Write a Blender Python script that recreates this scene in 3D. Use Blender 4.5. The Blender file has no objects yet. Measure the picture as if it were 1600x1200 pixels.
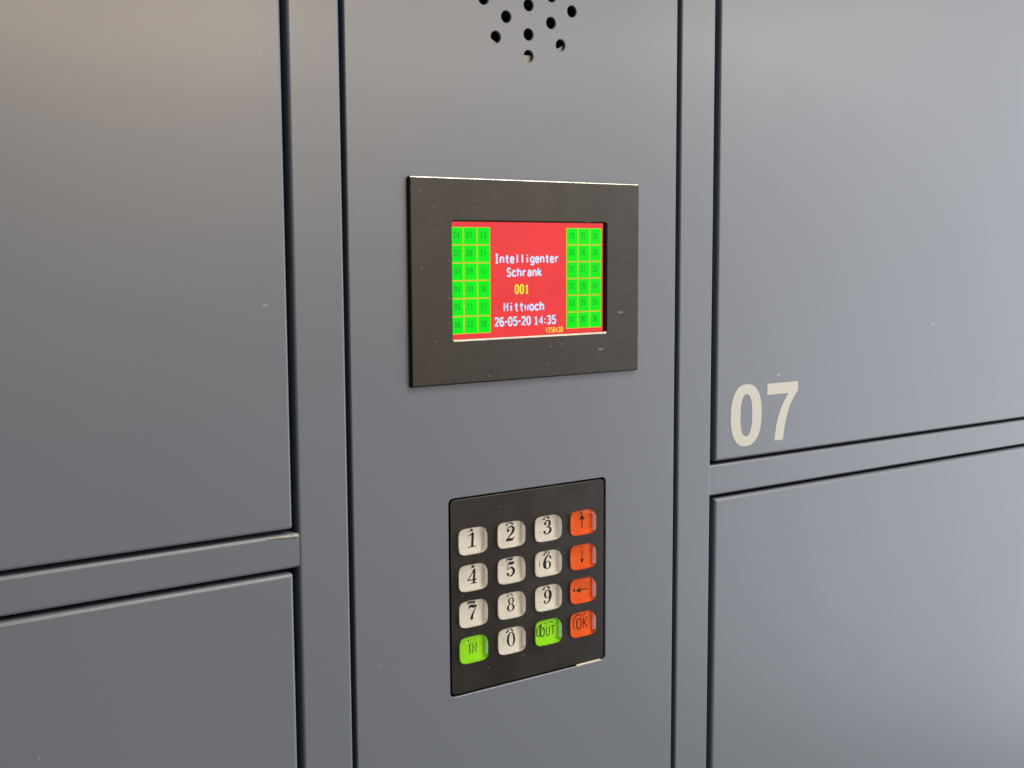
import bpy, bmesh, math, random
from mathutils import Matrix, Vector

random.seed(7)
S = bpy.context.scene
COL = S.collection
MM = 0.001
HALF_PI = math.pi / 2

# ------------------------------------------------------------------ camera
cam_data = bpy.data.cameras.new("camera")
cam_data.sensor_width = 36.0
cam_data.lens = 36.0 * 1920.43 / 1600.0
cam_data.clip_start = 0.01
cam_data.clip_end = 100.0
cam = bpy.data.objects.new("camera", cam_data)
COL.objects.link(cam)
right = Vector((0.810998005, -0.585028490, -0.004888903))
up = Vector((0.066043978, 0.083244341, 0.994338259))
fwd = Vector((0.581309237, 0.806729227, -0.106148603))
M = Matrix((right, up, -fwd)).transposed().to_4x4()
M.translation = Vector((-0.361763957, -0.502048719, 0.066059055))
cam.matrix_world = M
S.camera = cam

# ------------------------------------------------------------------ ambient light of the room
W = bpy.data.worlds.new("World")
S.world = W
W.use_nodes = True
bg = W.node_tree.nodes["Background"]
bg.inputs[0].default_value = (1.0, 0.90, 0.78, 1)
bg.inputs[1].default_value = 0.12


def lamp(name, loc, target, size, size_y, rgb):
    """area lamp; rgb = watts per channel"""
    d = bpy.data.lights.new(name, 'AREA')
    d.shape = 'RECTANGLE'
    d.size, d.size_y = size, size_y
    d.energy = max(rgb)
    d.color = [c / max(rgb) for c in rgb]
    o = bpy.data.objects.new(name, d)
    COL.objects.link(o)
    o.location = loc
    o.rotation_euler = (Vector(target) - Vector(loc)).to_track_quat('-Z', 'Y').to_euler()
    return o


# ceiling light panels of the room, far rows and the near row above the lockers
CEIL = 1.35
for lx, ly, sx, sy, rgb in ((1.8, -6.2, 2.0, 1.4, (520, 388, 250)),
                            (3.4, -6.2, 2.0, 1.4, (258, 212, 178)),
                            (5.2, -4.6, 2.0, 1.4, (170, 152, 120)),
                            (5.2, -6.2, 2.0, 1.4, (107, 105, 116)),
                            (0.9, -0.9, 1.4, 0.7, (35, 32, 27)),
                            (1.5, -1.9, 0.30, 0.22, (27, 24, 20))):
    lamp("ceiling_lamp", (lx, ly, CEIL), (lx, ly, 0), sx, sy, rgb)
# unseen side lamp, added to brighten the right-hand doors
lamp("side_fill_light", (3.0, -1.5, -0.25), (0, 0, 0), 2.2, 2.3, (42, 43.5, 47))

S.view_settings.view_transform = 'Standard'
S.view_settings.look = 'None'
S.view_settings.exposure = 0.0
S.view_settings.gamma = 1.0
S.cycles.use_denoising = True
S.cycles.max_bounces = 16
S.cycles.transmission_bounces = 12
S.cycles.caustics_refractive = True


# ------------------------------------------------------------------ materials
def new_mat(name):
    m = bpy.data.materials.new(name)
    m.use_nodes = True
    return m, m.node_tree, m.node_tree.nodes["Principled BSDF"]


def plain(name, col, rough=0.5, spec=0.5, emit=None, strength=1.0):
    m, nt, b = new_mat(name)
    b.inputs["Base Color"].default_value = (*col, 1)
    b.inputs["Roughness"].default_value = rough
    b.inputs["Specular IOR Level"].default_value = spec
    if emit:
        b.inputs["Emission Color"].default_value = (*emit, 1)
        b.inputs["Emission Strength"].default_value = strength
    return m


def specks(nt, vec, scale, thresh, keep, stretch=None, rot=0.0):
    """mask of sparse small dots (dust, nicks): Voronoi cell centres, only a few of the cells kept"""
    N, L = nt.nodes, nt.links
    sx = N.new("ShaderNodeSeparateXYZ")
    L.new(vec, sx.inputs[0])
    cx = N.new("ShaderNodeCombineXYZ")
    L.new(sx.outputs[0], cx.inputs[0])
    L.new(sx.outputs[2], cx.inputs[1])
    vec = cx.outputs[0]
    if stretch:
        mp = N.new("ShaderNodeMapping")
        mp.inputs["Scale"].default_value = stretch
        mp.inputs["Rotation"].default_value = (0, 0, rot)
        L.new(vec, mp.inputs["Vector"])
        vec = mp.outputs["Vector"]
    v = N.new("ShaderNodeTexVoronoi")
    v.voronoi_dimensions = '2D'
    v.inputs["Scale"].default_value = scale
    L.new(vec, v.inputs["Vector"])
    mr = N.new("ShaderNodeMapRange")
    mr.inputs["From Min"].default_value = thresh
    mr.inputs["From Max"].default_value = thresh * 0.5
    L.new(v.outputs["Distance"], mr.inputs["Value"])
    sep = N.new("ShaderNodeSeparateColor")
    L.new(v.outputs["Color"], sep.inputs[0])
    gt = N.new("ShaderNodeMapRange")
    gt.inputs["From Min"].default_value = 1.0 - keep
    gt.inputs["From Max"].default_value = 1.0
    L.new(sep.outputs[0], gt.inputs["Value"])
    mul = N.new("ShaderNodeMath")
    mul.operation = 'MULTIPLY'
    L.new(mr.outputs[0], mul.inputs[0])
    L.new(gt.outputs[0], mul.inputs[1])
    return mul.outputs[0]


def mixcol(nt, a, fac, b):
    mx = nt.nodes.new("ShaderNodeMix")
    mx.data_type = 'RGBA'
    if isinstance(a, tuple):
        mx.inputs[6].default_value = (*a, 1)
    else:
        nt.links.new(a, mx.inputs[6])
    mx.inputs[7].default_value = (*b, 1)
    nt.links.new(fac, mx.inputs[0])
    return mx.outputs[2]


def paint(name, col, rough):
    m, nt, b = new_mat(name)
    N, L = nt.nodes, nt.links
    tc = N.new("ShaderNodeTexCoord")
    vec = tc.outputs["Object"]
    n1 = N.new("ShaderNodeTexNoise")           # cloudy handling marks in the powder coat
    n1.inputs["Scale"].default_value = 9
    n1.inputs["Detail"].default_value = 4
    L.new(vec, n1.inputs["Vector"])
    r = N.new("ShaderNodeMapRange")
    r.inputs["To Min"].default_value = rough - 0.05
    r.inputs["To Max"].default_value = rough + 0.05
    L.new(n1.outputs["Fac"], r.inputs["Value"])
    L.new(r.outputs[0], b.inputs["Roughness"])
    b.inputs["Coat Weight"].default_value = 0.14
    b.inputs["Coat Roughness"].default_value = 0.20
    d1 = specks(nt, vec, 38, 0.015, 0.09)
    d2 = specks(nt, vec, 75, 0.022, 0.04)
    d3 = specks(nt, vec, 36, 0.022, 0.04, (0.3, 1, 1), 0.5)
    c = mixcol(nt, col, d1, (0.52, 0.52, 0.50))
    c = mixcol(nt, c, d2, (0.36, 0.37, 0.37))
    c = mixcol(nt, c, d3, (0.36, 0.37, 0.38))
    L.new(c, b.inputs["Base Color"])
    n2 = N.new("ShaderNodeTexNoise")           # orange peel
    n2.inputs["Scale"].default_value = 900
    n2.inputs["Detail"].default_value = 2
    L.new(vec, n2.inputs["Vector"])
    bp = N.new("ShaderNodeBump")
    bp.inputs["Strength"].default_value = 0.04
    bp.inputs["Distance"].default_value = 0.0002
    L.new(n2.outputs["Fac"], bp.inputs["Height"])
    L.new(bp.outputs[0], b.inputs["Normal"])
    return m


def black_plastic(name, col, rough, grain, scuffs):
    m, nt, b = new_mat(name)
    N, L = nt.nodes, nt.links
    tc = N.new("ShaderNodeTexCoord")
    vec = tc.outputs["Object"]
    b.inputs["Roughness"].default_value = rough
    b.inputs["Specular IOR Level"].default_value = 0.42
    d1 = specks(nt, vec, 130, 0.045, 0.22)
    c = mixcol(nt, col, d1, (0.34, 0.30, 0.24))
    if scuffs:
        d2 = specks(nt, vec, 95, 0.07, 0.16, (0.3, 1, 1), -0.35)
        c = mixcol(nt, c, d2, (0.16, 0.14, 0.11))
    n0 = N.new("ShaderNodeTexNoise")           # greasy smears: uneven gloss
    n0.inputs["Scale"].default_value = 45
    n0.inputs["Detail"].default_value = 5
    L.new(vec, n0.inputs["Vector"])
    r = N.new("ShaderNodeMapRange")
    r.inputs["From Min"].default_value = 0.3
    r.inputs["From Max"].default_value = 0.7
    r.inputs["To Min"].default_value = rough - 0.07
    r.inputs["To Max"].default_value = rough + 0.07
    L.new(n0.outputs["Fac"], r.inputs["Value"])
    L.new(r.outputs[0], b.inputs["Roughness"])
    L.new(c, b.inputs["Base Color"])
    n2 = N.new("ShaderNodeTexNoise")
    n2.inputs["Scale"].default_value = 1500
    L.new(vec, n2.inputs["Vector"])
    bp = N.new("ShaderNodeBump")
    bp.inputs["Strength"].default_value = grain
    bp.inputs["Distance"].default_value = 0.0002
    L.new(n2.outputs["Fac"], bp.inputs["Height"])
    L.new(bp.outputs[0], b.inputs["Normal"])
    return m


M_PAINT = paint("slate_grey_powder_coat", (0.135, 0.163, 0.213), 0.36)
M_INSIDE = plain("dark_cabinet_inside", (0.01, 0.01, 0.01), 0.7, 0.2)
M_BEZEL = black_plastic("black_bezel_plastic", (0.016, 0.0135, 0.0095), 0.46, 0.25, True)
M_PLATE = black_plastic("black_keypad_film", (0.014, 0.011, 0.008), 0.36, 0.05, False)
M_EDGE = plain("edge_highlight_metal", (0.85, 0.83, 0.78), 0.34)  # bright finish standing in for highlights on the bezel's upward edges
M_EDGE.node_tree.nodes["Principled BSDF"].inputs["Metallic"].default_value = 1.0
M_WALL = plain("dark_anodised_wall", (0.10, 0.10, 0.09), 0.30)
M_WALL.node_tree.nodes["Principled BSDF"].inputs["Metallic"].default_value = 1.0
M_VINYL = plain("cream_vinyl", (0.51, 0.54, 0.53), 0.5, 0.4)
M_INK = plain("black_ink", (0.006, 0.006, 0.007), 0.6, 0.3)
M_CONE = plain("black_speaker_cone", (0.004, 0.004, 0.004), 0.8, 0.1)
M_GASKET = plain("grey_speaker_gasket", (0.34, 0.33, 0.29), 0.6, 0.3)
M_STRIP = plain("cream_strip_colour", (0.75, 0.70, 0.58), 0.5, 0.4)
M_WHITEKEY = plain("white_key_paper", (0.93, 0.92, 0.87), 0.5, 0.3)
M_ORANGEKEY = plain("orange_key_paper", (1.0, 0.15, 0.006), 0.5, 0.3)
M_LIMEKEY = plain("lime_key_paper", (0.40, 1.0, 0.002), 0.5, 0.3)


def clear(name, col):
    m, nt, b = new_mat(name)
    b.inputs["Base Color"].default_value = (*col, 1)
    b.inputs["Transmission Weight"].default_value = 1.0
    b.inputs["Roughness"].default_value = 0.02
    b.inputs["IOR"].default_value = 1.45
    return m


M_CLEAR = clear("clear_key_plastic", (1, 1, 1))


def lit(name, col, strength=1.0):
    m = plain(name, (0.002, 0.002, 0.002), 0.3, 0.08, col, strength)
    nt = m.node_tree                      # uneven backlight of a cheap panel
    tc = nt.nodes.new("ShaderNodeTexCoord")
    nz = nt.nodes.new("ShaderNodeTexNoise")
    nz.inputs["Scale"].default_value = 35
    mr = nt.nodes.new("ShaderNodeMapRange")
    mr.inputs["To Min"].default_value = 0.84 * strength
    mr.inputs["To Max"].default_value = 1.10 * strength
    nt.links.new(tc.outputs["Object"], nz.inputs["Vector"])
    nt.links.new(nz.outputs["Fac"], mr.inputs["Value"])
    nt.links.new(mr.outputs[0], nt.nodes["Principled BSDF"].inputs["Emission Strength"])
    return m


M_LCDRED = lit("display_red", (0.90, 0.055, 0.06))
M_LCDGREEN = lit("display_green", (0.0, 0.90, 0.012))
M_LCDYELLOW = lit("display_yellow_line", (0.62, 0.72, 0.03))
M_LCDBORDER = plain("display_dark_border", (0.006, 0.006, 0.006), 0.4, 0.3)
M_TXTWHITE = lit("display_white_text", (0.74, 0.86, 1.0))
M_TXTBLUE = lit("display_blue_fringe", (0.16, 0.42, 0.95))
M_TXTYELLOW = lit("display_yellow_text", (0.95, 0.90, 0.06))
M_TXTDARK = lit("display_dark_text", (0.005, 0.27, 0.02))


# ------------------------------------------------------------------ mesh helpers (millimetres in, metres out)
def link(name, bm, mats, parent=None, smooth=None):
    me = bpy.data.meshes.new(name)
    for v in bm.verts:
        v.co *= MM
    bm.to_mesh(me)
    bm.free()
    for m in (mats if isinstance(mats, (list, tuple)) else [mats]):
        me.materials.append(m)
    o = bpy.data.objects.new(name, me)
    COL.objects.link(o)
    if parent:
        o.parent = parent
        o.matrix_parent_inverse = parent.matrix_world.inverted()
    return o


def thing(name, label, cat, group=None):
    o = bpy.data.objects.new(name, None)
    o.empty_display_size = 0.05
    COL.objects.link(o)
    o["label"], o["category"] = label, cat
    if group:
        o["group"] = group
    return o


def rrect(cx, cz, w, h, r, n=4):
    pts = []
    r = max(r, 0.02)
    for k, (sx, sz) in enumerate(((1, 1), (-1, 1), (-1, -1), (1, -1))):
        ox, oz = cx + sx * (w / 2 - r), cz + sz * (h / 2 - r)
        for i in range(n + 1):
            a = HALF_PI * (k + i / n)
            pts.append((ox + r * math.cos(a), oz + r * math.sin(a)))
    return pts


def ring(bm, pts, y):
    return [bm.verts.new((x, y, z)) for x, z in pts]


def skin(bm, a, b, smooth=True, mat=0):
    n = len(a)
    for i in range(n):
        f = bm.faces.new((a[i], a[(i + 1) % n], b[(i + 1) % n], b[i]))
        f.smooth = smooth
        f.material_index = mat


def fill(bm, loops):
    es = []
    for lp in loops:
        for i in range(len(lp)):
            e = bm.edges.get((lp[i], lp[(i + 1) % len(lp)])) or bm.edges.new((lp[i], lp[(i + 1) % len(lp)]))
            es.append(e)
    r = bmesh.ops.triangle_fill(bm, use_beauty=True, use_dissolve=False, edges=es)
    for g in r["geom"]:
        if isinstance(g, bmesh.types.BMFace):
            g.smooth = False


def slab(cx, cz, w, h, y, depth, bev, cr=0.3, holes=(), seg=8, n=4, hole_n=28, edge=0, wall=0):
    """sheet-metal or moulded plate facing -Y with a rolled front edge; holes are
    ('rect', cx, cz, w, h, corner, chamfer) or ('disc', cx, cz, radius, chamfer)"""
    bm = bmesh.new()
    back = ring(bm, rrect(cx, cz, w, h, cr, n), y + depth)
    prev = back
    for k in range(seg + 1):
        a = HALF_PI * k / seg
        d = bev * (1 - math.cos(a))
        cur = ring(bm, rrect(cx, cz, w - 2 * d, h - 2 * d, max(cr - d, 0.05), n), y + bev * (1 - math.sin(a)))
        skin(bm, prev, cur, True, edge if k > 1 else 0)
        prev = cur
    fl, bl = [prev], [back]
    for hspec in holes:
        if hspec[0] == 'rect':
            _, hx, hz, hw, hh, hr, c = hspec
            mk = lambda g: rrect(hx, hz, hw + 2 * g, hh + 2 * g, hr + g, n)
        elif hspec[0] == 'key':
            _, hx, hz, ha, hb, c = hspec
            mk = lambda g: superellipse(hx, hz, ha + g, hb + g)
        else:
            _, hx, hz, rad, c = hspec
            mk = lambda g: [(hx + (rad + g) * math.cos(2 * math.pi * i / hole_n),
                             hz + (rad + g) * math.sin(2 * math.pi * i / hole_n)) for i in range(hole_n)]
        a, b, d = ring(bm, mk(c), y), ring(bm, mk(0), y + c), ring(bm, mk(0), y + depth)
        skin(bm, a, b, False, edge)
        skin(bm, b, d, hspec[0] != 'rect', wall)
        fl.append(a)
        bl.append(d)
    fill(bm, fl)
    fill(bm, bl)
    bmesh.ops.recalc_face_normals(bm, faces=bm.faces)
    if edge:                     # bright metal stays on upward edges only, put in for their highlights
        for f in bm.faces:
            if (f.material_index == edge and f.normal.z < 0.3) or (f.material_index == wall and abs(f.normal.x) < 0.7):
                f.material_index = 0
    return bm


def superellipse(cx, cz, a, b, e=4.6, n=56):
    pts = []
    for i in range(n):
        t = 2 * math.pi * (i + 0.5) / n
        c, s = math.cos(t), math.sin(t)
        pts.append((cx + a * math.copysign(abs(c) ** (2 / e), c), cz + b * math.copysign(abs(s) ** (2 / e), s)))
    return pts


# ---- flat lettering: ribbons of varying width and filled rings
def smooth_path(pts, sub=5):
    out = []
    n = len(pts)
    for i in range(n - 1):
        p0, p1, p2, p3 = pts[max(i - 1, 0)], pts[i], pts[i + 1], pts[min(i + 2, n - 1)]
        for k in range(sub):
            t = k / sub
            out.append(tuple(0.5 * (2 * b + (c - a) * t + (2 * a - 5 * b + 4 * c - d) * t * t
                                    + (3 * b - a - 3 * c + d) * t ** 3) for a, b, c, d in zip(p0, p1, p2, p3)))
    out.append(pts[-1])
    return out


class Ink:
    """collects flat strokes at a depth y; every stroke sits a hair in front of the last"""
    def __init__(self, y):
        self.bm, self.y, self.k = bmesh.new(), y, 0

    def _y(self):
        self.k += 1
        return self.y - 0.0006 * (self.k % 40)

    def poly(self, pts):
        y = self._y()
        f = self.bm.faces.new([self.bm.verts.new((px, y, pz)) for px, pz in pts])
        return f

    def ribbon(self, pts, closed=False):
        y = self._y()
        n = len(pts)
        L, R = [], []
        for i, (px, pz, w) in enumerate(pts):
            a = pts[(i - 1) % n] if closed or i else pts[i]
            b = pts[(i + 1) % n] if closed or i < n - 1 else pts[i]
            dx, dz = b[0] - a[0], b[1] - a[1]
            l = math.hypot(dx, dz) or 1
            nx, nz = -dz / l * w / 2, dx / l * w / 2
            L.append(self.bm.verts.new((px + nx, y, pz + nz)))
            R.append(self.bm.verts.new((px - nx, y, pz - nz)))
        for i in range(n if closed else n - 1):
            j = (i + 1) % n
            self.bm.faces.new((L[i], R[i], R[j], L[j]))

    def ring(self, cx, cz, ro, zo, ri, zi, n=36, e=2.0):
        y = self._y()

        def se(rx, rz, t):
            c, s = math.cos(t), math.sin(t)
            return (cx + rx * math.copysign(abs(c) ** (2 / e), c), y, cz + rz * math.copysign(abs(s) ** (2 / e), s))
        O = [self.bm.verts.new(se(ro, zo, 2 * math.pi * i / n)) for i in range(n)]
        I = [self.bm.verts.new(se(ri, zi, 2 * math.pi * i / n)) for i in range(n)]
        for i in range(n):
            j = (i + 1) % n
            self.bm.faces.new((O[i], O[j], I[j], I[i]))

    def disc(self, cx, cz, r, n=14):
        self.poly([(cx + r * math.cos(2 * math.pi * i / n), cz + r * math.sin(2 * math.pi * i / n)) for i in range(n)])


# ---- high-contrast serif digits, box about 0.6 wide and 1 high
SERIF = {
    '1': [('s', [(.33, .99, .13), (.33, .0, .13)]), ('c', [(.08, .80, .03), (.20, .86, .05), (.32, .98, .05)]),
          ('s', [(.08, .022, .045), (.58, .022, .045)])],
    '2': [('d', .13, .74, .08), ('c', [(.09, .76, .03), (.15, .92, .05), (.30, .975, .05), (.47, .86, .12),
           (.46, .66, .14), (.32, .42, .09), (.14, .18, .05), (.06, .05, .04)]),
          ('c', [(.05, .05, .10), (.20, .07, .14), (.40, .06, .12), (.50, .12, .07), (.545, .27, .03)])],
    '3': [('d', .14, .78, .075), ('c', [(.09, .79, .03), (.16, .94, .04), (.29, .975, .05), (.44, .87, .12),
           (.43, .68, .12), (.33, .56, .05), (.21, .53, .035)]),
          ('c', [(.21, .53, .035), (.37, .51, .05), (.50, .40, .12), (.50, .18, .14), (.36, .04, .06), (.22, .02, .05),
                 (.08, .12, .04)]), ('d', .13, .19, .075)],
    '4': [('s', [(.40, .99, .05), (.04, .29, .05)]), ('s', [(.02, .27, .055), (.60, .27, .055)]),
          ('s', [(.41, .99, .13), (.41, .0, .13)]), ('s', [(.23, .022, .045), (.59, .022, .045)])],
    '5': [('c', [(.12, .97, .03), (.28, .91, .13), (.42, .92, .12), (.53, .98, .03)]), ('s', [(.125, .98, .035), (.10, .50, .035)]),
          ('c', [(.10, .50, .03), (.24, .62, .05), (.42, .57, .11), (.51, .34, .15), (.44, .10, .10), (.27, .02, .05),
                 (.09, .11, .04)]), ('d', .13, .18, .075)],
    '6': [('d', .48, .82, .065), ('c', [(.52, .84, .03), (.46, .95, .04), (.34, .975, .05), (.18, .82, .10), (.10, .50, .14),
           (.13, .20, .13), (.30, .02, .05)]), ('r', .315, .31, .235, .305, .10, .27)],
    '7': [('c', [(.07, .90, .09), (.20, .95, .11), (.34, .90, .12), (.54, .93, .08)]), ('s', [(.065, .99, .03), (.06, .74, .03)]),
          ('c', [(.54, .96, .03), (.40, .64, .06), (.30, .36, .11), (.26, .14, .15), (.27, .0, .15)])],
    '8': [('r', .30, .755, .195, .24, .095, .205), ('r', .30, .275, .245, .285, .12, .245)],
    '0': [('r', .30, .5, .27, .51, .135, .47)],
}


def mirror_glyph(cmds):
    out = []
    for c in cmds:
        if c[0] in 'sc':
            out.append((c[0], [(.6 - a, 1 - b, w) for a, b, w in c[1]]))
        elif c[0] == 'd':
            out.append(('d', .6 - c[1], 1 - c[2], c[3]))
        else:
            out.append(('r', .6 - c[1], 1 - c[2], *c[3:]))
    return out


SERIF['9'] = mirror_glyph(SERIF['6'])


def draw_glyph(ink, cmds, ox, oz, sx, sz, slant=0.0):
    def P(a, b, w):
        return (ox + (a + slant * b) * sx, oz + b * sz, w * sx * 1.12)
    for c in cmds:
        if c[0] == 's':
            ink.ribbon([P(*q) for q in c[1]])
        elif c[0] == 'c':
            ink.ribbon([P(*q) for q in smooth_path(c[1])])
        elif c[0] == 'd':
            q = P(c[1], c[2], 0)
            ink.disc(q[0], q[1], c[3] * sx)
        elif c[0] == 'r':
            q = P(c[1], c[2], 0)
            ink.ring(q[0], q[1], c[3] * sx, c[4] * sz, c[5] * sx, c[6] * sz)


# ---- thin sans strokes for the display and the letter keys: polylines in a box 0.8 wide, capitals 1 high
SANS = {
    '0': [[(.1, .2), (.1, .8), (.25, 1), (.5, 1), (.65, .8), (.65, .2), (.5, 0), (.25, 0), (.1, .2)]],
    '1': [[(.17, .78), (.40, 1), (.40, 0)], [(.2, 0), (.6, 0)]],
    '2': [[(.1, .8), (.22, 1), (.53, 1), (.65, .8), (.65, .62), (.1, 0), (.66, 0)]],
    '3': [[(.1, .85), (.22, 1), (.53, 1), (.65, .82), (.65, .66), (.5, .53), (.3, .53)], [(.5, .53), (.66, .38), (.66, .18), (.53, 0), (.22, 0), (.09, .17)]],
    '4': [[(.52, 0), (.52, 1), (.06, .30), (.70, .30)]],
    '5': [[(.62, 1), (.14, 1), (.12, .55), (.50, .60), (.66, .42), (.66, .18), (.52, 0), (.22, 0), (.09, .15)]],
    '6': [[(.60, .88), (.48, 1), (.26, 1), (.1, .75), (.1, .2), (.24, 0), (.52, 0), (.66, .2), (.66, .38), (.52, .56), (.26, .56), (.1, .38)]],
    '7': [[(.1, 1), (.66, 1), (.34, .4), (.30, 0)]],
    '8': [[(.26, .53), (.12, .68), (.12, .84), (.26, 1), (.5, 1), (.64, .84), (.64, .68), (.5, .53), (.26, .53), (.1, .36), (.1, .16), (.25, 0), (.52, 0), (.66, .16), (.66, .36), (.5, .53)]],
    '9': [[(.15, .12), (.28, 0), (.50, 0), (.66, .25), (.66, .8), (.52, 1), (.24, 1), (.1, .8), (.1, .62), (.24, .44), (.5, .44), (.66, .62)]],
    '-': [[(.04, .48), (.40, .48)]],
    ':': [[(.2, .68), (.2, .56)], [(.2, .22), (.2, .10)]],
    'I': [[(.38, 0), (.38, 1)], [(.2, 1), (.56, 1)], [(.2, 0), (.56, 0)]],
    '|': [[(.38, 0), (.38, 1)]],
    'n': [[(.1, 0), (.1, .68)], [(.1, .5), (.28, .68), (.5, .68), (.64, .52), (.64, 0)]],
    't': [[(.36, .95), (.36, .14), (.46, 0), (.6, .02)], [(.12, .66), (.62, .66)]],
    'e': [[(.1, .36), (.65, .36), (.65, .48), (.52, .68), (.24, .68), (.1, .5), (.1, .18), (.24, 0), (.52, 0), (.64, .12)]],
    'l': [[(.38, 1), (.38, 0)]],
    'i': [[(.38, .66), (.38, 0)], [(.38, .98), (.38, .86)]],
    'g': [[(.64, .68), (.64, -.12), (.5, -.28), (.22, -.28), (.12, -.2)], [(.64, .5), (.5, .68), (.24, .68), (.1, .5), (.1, .24), (.24, .06), (.5, .06), (.64, .22)]],
    'r': [[(.16, 0), (.16, .68)], [(.16, .46), (.34, .66), (.6, .68)]],
    'S': [[(.64, .84), (.5, 1), (.24, 1), (.1, .84), (.1, .68), (.24, .54), (.5, .48), (.66, .32), (.66, .16), (.52, 0), (.22, 0), (.09, .16)]],
    'c': [[(.63, .54), (.5, .68), (.24, .68), (.1, .5), (.1, .18), (.24, 0), (.5, 0), (.64, .14)]],
    'h': [[(.1, 0), (.1, 1)], [(.1, .5), (.28, .68), (.5, .68), (.64, .52), (.64, 0)]],
    'a': [[(.13, .58), (.26, .68), (.5, .68), (.62, .54), (.62, 0)], [(.62, .4), (.28, .4), (.1, .26), (.1, .12), (.24, 0), (.42, 0), (.62, .16)]],
    'k': [[(.12, 0), (.12, 1)], [(.6, .68), (.12, .26)], [(.28, .4), (.64, 0)]],
    'M': [[(.08, 0), (.08, 1), (.37, .42), (.66, 1), (.66, 0)]],
    'w': [[(.05, .68), (.2, 0), (.37, .52), (.54, 0), (.69, .68)]],
    'o': [[(.24, 0), (.1, .18), (.1, .5), (.24, .68), (.5, .68), (.65, .5), (.65, .18), (.5, 0), (.24, 0)]],
    'V': [[(.06, 1), (.38, 0), (.70, 1)]],
    'O': [[(.1, .25), (.1, .75), (.26, 1), (.5, 1), (.66, .75), (.66, .25), (.5, 0), (.26, 0), (.1, .25)]],
    'U': [[(.1, 1), (.1, .2), (.24, 0), (.52, 0), (.66, .2), (.66, 1)]],
    'T': [[(.06, 1), (.70, 1)], [(.38, 1), (.38, 0)]],
    'K': [[(.12, 0), (.12, 1)], [(.64, 1), (.12, .42)], [(.28, .58), (.68, 0)]],
    'N': [[(.1, 0), (.1, 1), (.64, 0), (.64, 1)]],
}


def stroke_text(ink, s, x, z, cap, adv, weight, gw=None, narrow=None):
    """x, z: left end of the baseline; adv: advance per character; gw: width of the 0.8 glyph box"""
    gw = gw or adv
    for ch in s:
        a = (narrow or {}).get(ch, adv)
        for pl in SANS.get(ch, ()):
            ink.ribbon([(x + px / 0.76 * gw, z + pz * cap, weight * (0.8 if ch in 'Mw' else 1)) for px, pz in pl])
        x += a
    return x


# ================================================================== the locker cabinet
cabinet = thing("locker_cabinet", "slate grey steel locker cabinet with four doors around a narrow control column", "locker cabinet")

TOP, BOT = 330.0, -430.0
MIDZ, HGT = (TOP + BOT) / 2, TOP - BOT
link("cabinet_body", slab(20, MIDZ, 1120, HGT + 40, 26, 60, 1.0), M_INSIDE, cabinet)
# uprights of the frame
link("post", slab((-119.9 - 94.2) / 2, MIDZ, 25.7, HGT, 0, 25, 1.5), M_PAINT, cabinet)
link("post", slab((115.2 + 141.2) / 2, MIDZ, 26.0, HGT, 0, 25, 1.3), M_PAINT, cabinet)
# cross rails, butted against the uprights and set back a little
DW = 380.0
left_rail = link("rail", slab(-116.0 - DW / 2, (-60.1 - 76.3) / 2, DW, 16.2, 0.45, 24, 1.6), M_PAINT, cabinet)
link("rail", slab(137.5 + DW / 2, (-56.9 - 74.9) / 2, DW, 18.0, 0.35, 24, 1.3), M_PAINT, cabinet)


# lumpy weld, paler than the paint, where the left rail meets its upright
bm = bmesh.new()
for k in range(16):
    t = k / 15
    m = Matrix.Translation((-134.5 + 13.6 * t, 0.55 - 0.15 * t, -60.9 - 0.25 * random.random() - 0.5 * t * t)) @ \
        Matrix.Diagonal((0.9, 0.45 + 0.25 * t, 0.35 + 0.55 * t * random.uniform(0.5, 1.0), 1))
    bmesh.ops.create_uvsphere(bm, u_segments=10, v_segments=6, radius=1.0, matrix=m)
for f in bm.faces:
    f.smooth = True
link("weld_bead", bm, plain("pale_weld_coat", (0.40, 0.385, 0.36), 0.3), left_rail)


def door(x0, x1, z0, z1, bev, label=None):
    o = link("locker_door", slab((x0 + x1) / 2, (z0 + z1) / 2, x1 - x0, z1 - z0, 0, 18, bev, 1.2), M_PAINT, cabinet)
    if label:
        o["label"] = label
    return o


door(-122.8 - DW, -122.8, -57.9, TOP, 1.5)
door(-122.9 - DW, -122.9, BOT, -78.4, 1.8)
numbered = door(145.0, 145.0 + DW, -55.0, TOP, 1.6, "grey locker door numbered 07 in cream digits")
door(145.1, 145.1 + DW, BOT, -77.0, 1.8)

# the digits 07 stuck on the door, cut from thin film


def extruded(ink, t):
    bm = ink.bm
    fs = list(bm.faces)
    r = bmesh.ops.extrude_face_region(bm, geom=fs)
    for v in [g for g in r["geom"] if isinstance(g, bmesh.types.BMVert)]:
        v.co.y += t
    bmesh.ops.recalc_face_normals(bm, faces=bm.faces)
    return bm


ink = Ink(-0.12)
ink.ring(170.0, -29.8, 13.0, 18.4, 4.9, 12.5, 64, 2.35)
link("digit", extruded(ink, 0.10), M_VINYL, numbered)
ink = Ink(-0.12)
seven = [(214.6, -12.4), (187.6, -12.4), (187.6, -19.1), (206.2, -19.1)]
diag_l = [(200.4, -26.6), (196.4, -36.0), (194.3, -47.2)]
diag_r = [(202.0, -47.2), (204.0, -36.4), (208.0, -26.2), (214.6, -17.6)]
f1 = smooth_path([(206.2, -19.1)] + diag_l, 6)
f2 = smooth_path(diag_r, 6)
y7 = ink.y
vs = [ink.bm.verts.new((a, y7, b)) for a, b in seven[:3] + f1 + f2]
fill(ink.bm, [vs])
link("digit", extruded(ink, 0.10), M_VINYL, numbered)

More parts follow.
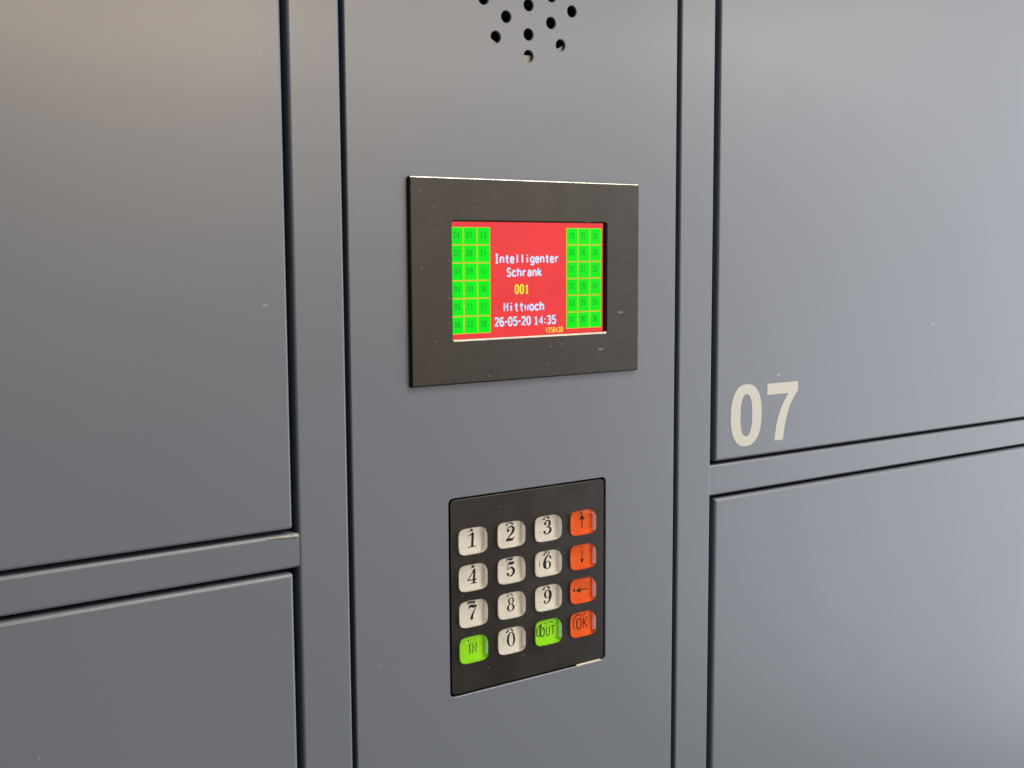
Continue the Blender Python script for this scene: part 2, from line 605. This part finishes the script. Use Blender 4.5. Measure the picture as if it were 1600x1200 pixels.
# control column: one long sheet with speaker holes and cut-outs
HOLES = [(11.3, 188.0), (11.2, 173.8), (11.2, 163.3), (-2.4, 181.0), (25.3, 180.8), (-8.7, 170.7), (31.4, 170.4),
         (-15.8, 188.2), (38.7, 187.9), (25.7, 193.9), (-3.1, 193.9), (11.3, 205.2)]
HOLES += [(x, 2 * 205.2 - z) for x, z in HOLES[:11]]
holes = [('disc', x, z, 2.85, 0.35) for x, z in HOLES]
holes.append(('rect', 11.6, -105.35, 101.0, 101.4, 2.6, 0.3))          # keypad cut-out
holes.append(('rect', 12.0, 52.4, 112.0, 72.0, 2.0, 0.3))              # display cut-out behind the bezel
panel = link("control_panel", slab((-92.1 + 112.3) / 2, MIDZ, 204.4, HGT, 0, 1.5, 0.9, 0.9, holes), M_PAINT, cabinet)
# folded side flanges of the column
link("flange", slab(-91.1, MIDZ, 1.2, HGT - 4, 1.6, 20, 0.1), M_PAINT, panel)
link("flange", slab(111.3, MIDZ, 1.2, HGT - 4, 1.6, 20, 0.1), M_PAINT, panel)
# loudspeaker behind the holes
bm = bmesh.new()
N = 48
loops = []
for rad, y in ((24, 12.0), (41.2, 5.2), (41.2, 4.6)):
    loops.append(ring(bm, [(11.3 + rad * math.cos(2 * math.pi * i / N), 205.2 + rad * math.sin(2 * math.pi * i / N)) for i in range(N)], y))
skin(bm, loops[0], loops[1])
skin(bm, loops[1], loops[2])
bm.faces.new(loops[0])
spk = link("loudspeaker", bm, M_CONE, panel)
bm = bmesh.new()
loops = []
for rad, y in ((41.3, 5.6), (41.3, 1.7), (49, 1.7), (49, 6)):
    loops.append(ring(bm, [(11.3 + rad * math.cos(2 * math.pi * i / N), 205.2 + rad * math.sin(2 * math.pi * i / N)) for i in range(N)], y))
for a, b in zip(loops, loops[1:]):
    skin(bm, a, b, False)
link("gasket", bm, M_GASKET, spk)

# ================================================================== the display
display = thing("display_unit", "lit red and green display in a wide black bezel set into the grey column", "display")
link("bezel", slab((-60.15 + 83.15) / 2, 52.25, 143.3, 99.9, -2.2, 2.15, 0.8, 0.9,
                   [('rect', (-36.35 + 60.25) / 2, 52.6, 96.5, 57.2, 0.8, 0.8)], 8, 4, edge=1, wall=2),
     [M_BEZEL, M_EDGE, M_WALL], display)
LY = -0.35
bm = bmesh.new()
bm.faces.new(ring(bm, [(-42, 20), (59.35, 20), (59.35, 86), (-42, 86)], LY))
bm.faces.new(ring(bm, [(59.35, 20), (65, 20), (65, 86), (59.35, 86)], LY)).material_index = 1
screen = link("screen", bm, [M_LCDRED, M_LCDBORDER], display)

XL = [-37.0, -29.0, -20.92, -13.05]
XR = [34.62, 42.4, 50.3, 58.35]
ZR = [78.72 - 8.7 * i for i in range(7)]
num = 0
for cols in (XL, XR):
    for c in range(3):
        for r_ in range(6):
            num += 1
            x0, x1, z1, z0 = cols[c] + 0.08, cols[c + 1] - 0.08, ZR[r_] - 0.08, ZR[r_ + 1] + 0.08
            bm = bmesh.new()
            o_ = ring(bm, [(x0, z0), (x1, z0), (x1, z1), (x0, z1)], LY - 0.02)
            t = 0.24
            i_ = ring(bm, [(x0 + t, z0 + t), (x1 - t, z0 + t), (x1 - t, z1 - t), (x0 + t, z1 - t)], LY - 0.02)
            for k in range(4):
                bm.faces.new((o_[k], o_[(k + 1) % 4], i_[(k + 1) % 4], i_[k])).material_index = 1
            bm.faces.new(i_)
            link("screen_cell", bm, [M_LCDGREEN, M_LCDYELLOW], screen)
            ink = Ink(LY - 0.05)
            s = "%02d" % num
            tx = (x0 + x1) / 2 - 1.85 + (0.35 if cols is XL and c == 0 else -0.3)
            stroke_text(ink, s, tx, ZR[r_] - 5.3, 2.75, 1.85, 0.36, 1.55)
            link("cell_number", ink.bm, M_TXTDARK, screen)

TEXT = [("Intelligenter", -10.6, 61.2, 4.0, 3.14, 0.86, 2.7, None, M_TXTWHITE),
        ("Schrank", -3.2, 54.45, 3.9, 3.2, 0.86, 2.7, None, M_TXTWHITE),
        ("001", 1.75, 45.75, 4.15, 3.15, 0.95, 2.5, None, M_TXTYELLOW),
        ("Mittwoch", -5.2, 37.05, 4.1, 3.22, 0.88, 2.75, None, M_TXTWHITE),
        ("26-05-20 14:35", -10.9, 29.8, 3.95, 3.17, 0.88, 2.7, {'-': 1.95, ' ': 1.6, ':': 2.0}, M_TXTWHITE),
        ("V250430", 21.2, 25.2, 2.5, 1.64, 0.42, 1.3, None, M_TXTYELLOW)]
for s, x, z, cap, adv, wgt, gw, nar, mt in TEXT:
    if mt is M_TXTWHITE:
        ink = Ink(LY - 0.04)
        stroke_text(ink, s, x + 0.24, z - 0.1, cap, adv, wgt, gw, nar)
        link("text_fringe", ink.bm, mt if mt is not M_TXTWHITE else M_TXTBLUE, screen)
    ink = Ink(LY - 0.08)
    stroke_text(ink, s, x, z, cap, adv, wgt, gw, nar)
    link("text_line", ink.bm, mt, screen)

# ================================================================== the keypad
keypad = thing("keypad", "black sixteen key keypad with white, orange and lime keys below the display", "keypad")
PY = 0.45
KW, KH = 8.3, 6.75                     # half width and half height of a key
KX = [-24.75, -1.0, 22.8, 46.25]
KZ = [-77.6, -96.35, -114.9, -133.5]
link("faceplate", slab((-37.75 + 61.2) / 2, -105.35, 98.95, 99.6, PY, 1.2, 0.35, 2.2,
                       [('key', x, z, KW + 0.08, KH + 0.08, 0.1) for x in KX for z in KZ]), M_PLATE, keypad)
link("cream_strip", slab(50.5, -155.65, 16.8, 0.75, 0.1, 1.2, 0.1, 0.1), M_STRIP, keypad)  # narrow cream strip along part of the plate's bottom edge


WELL = 2.2                              # depth of the printed floor behind the face plate


def cap_mesh():
    bm = bmesh.new()
    prev = ring(bm, superellipse(0, 0, KW, KH), WELL + 0.2)
    bm.faces.new(prev)
    for inset, h, sharp in ((0.0, 0.0, False), (0.06, 0.6, False), (0.15, 1.1, True), (1.0, 2.8, True), (1.25, 2.9, False),
                            (4.2, 3.0, False)):
        cur = ring(bm, superellipse(0, 0, KW - inset, KH - inset), -h)
        skin(bm, prev, cur)
        if sharp:
            for i in range(len(cur)):
                bm.edges.get((cur[i], cur[(i + 1) % len(cur)])).smooth = False
        prev = cur
    c = bm.verts.new((0, -3.03, 0))
    for i in range(len(prev)):
        bm.faces.new((prev[i], prev[(i + 1) % len(prev)], c)).smooth = True
    bmesh.ops.recalc_face_normals(bm, faces=bm.faces)
    return bm


def insert_mesh():
    """shallow coloured tray inside the clear cap"""
    bm = bmesh.new()
    a = ring(bm, superellipse(0, 0, KW - 0.1, KH - 0.1), WELL + 0.1)
    b = ring(bm, superellipse(0, 0, KW - 0.1, KH - 0.1), -0.2)
    c = ring(bm, superellipse(0, 0, KW - 0.35, KH - 0.35), -0.2)
    d = ring(bm, superellipse(0, 0, KW - 1.7, KH - 1.5), WELL)
    for p_, q_ in ((a, b), (b, c), (c, d)):
        skin(bm, p_, q_)
    bm.faces.new(a)
    bm.faces.new(d)
    bmesh.ops.recalc_face_normals(bm, faces=bm.faces)
    return bm


IY = WELL - 0.03
LX, LZ = -0.1, 0.45                    # the print sits a little off the middle of its tray


def legend(s):
    ink = Ink(IY)
    if s in SERIF:
        draw_glyph(ink, SERIF[s], -3.0, -3.5, 9.6, 7.0, 0.05)
    elif s == 'up':
        ink.ribbon([(0, -3.6, 0.6), (0, 2.0, 0.6)])
        ink.poly([(-1.8, 0.8), (0, 1.4), (1.8, 0.8), (0, 3.9)])
    elif s == 'down':
        ink.ribbon([(0, 3.4, 0.5), (0, -2.2, 0.5)])
        ink.poly([(-1.4, -1.2), (0, -4.1), (1.4, -1.2), (0, -1.8)])
    elif s == 'left':
        ink.ribbon([(4.0, 0, 0.6), (-1.0, 0, 0.6)])
        ink.poly([(-0.6, 1.6), (-3.9, 0), (-0.6, -1.6), (-1.2, 0)])
    elif s == 'IN':
        stroke_text(ink, '|N', -3.4, -2.4, 4.8, 2.7, 0.6, 3.3)
    elif s == 'OK':
        stroke_text(ink, s, -3.7, -2.7, 5.4, 4.0, 0.64, 3.5)
    else:
        stroke_text(ink, s, -4.5, -2.2, 4.3, 3.3, 0.56, 2.8)
    for v in ink.bm.verts:
        v.co.x += LX
        v.co.z += LZ
    return ink.bm


ROWS = [['1', '2', '3', 'up'], ['4', '5', '6', 'down'], ['7', '8', '9', 'left'], ['IN', '0', 'OUT', 'OK']]
SAY = {'up': 'an up arrow', 'down': 'a down arrow', 'left': 'a left arrow'}
cap_me = ins_me = None
INS = {}
for r_, row in enumerate(ROWS):
    for c, s in enumerate(row):
        mat, colour = (M_ORANGEKEY, 'orange') if c == 3 else (M_LIMEKEY, 'lime green') if s in ('IN', 'OUT') else (M_WHITEKEY, 'white')
        loc = Vector((KX[c], PY, KZ[r_])) * MM
        if colour not in INS:
            key = link("key", insert_mesh(), mat, keypad)
            INS[colour] = key.data
        else:
            key = bpy.data.objects.new("key", INS[colour])
            COL.objects.link(key)
            key.parent = keypad
        key.location = loc
        key["label"] = f"{colour} key marked {SAY.get(s, s)}"
        if cap_me is None:
            cap = link("cap", cap_mesh(), M_CLEAR)
            cap_me = cap.data
        else:
            cap = bpy.data.objects.new("cap", cap_me)
            COL.objects.link(cap)
        cap.parent = key
        lg = link("legend", legend(s), M_INK)
        lg.parent = key
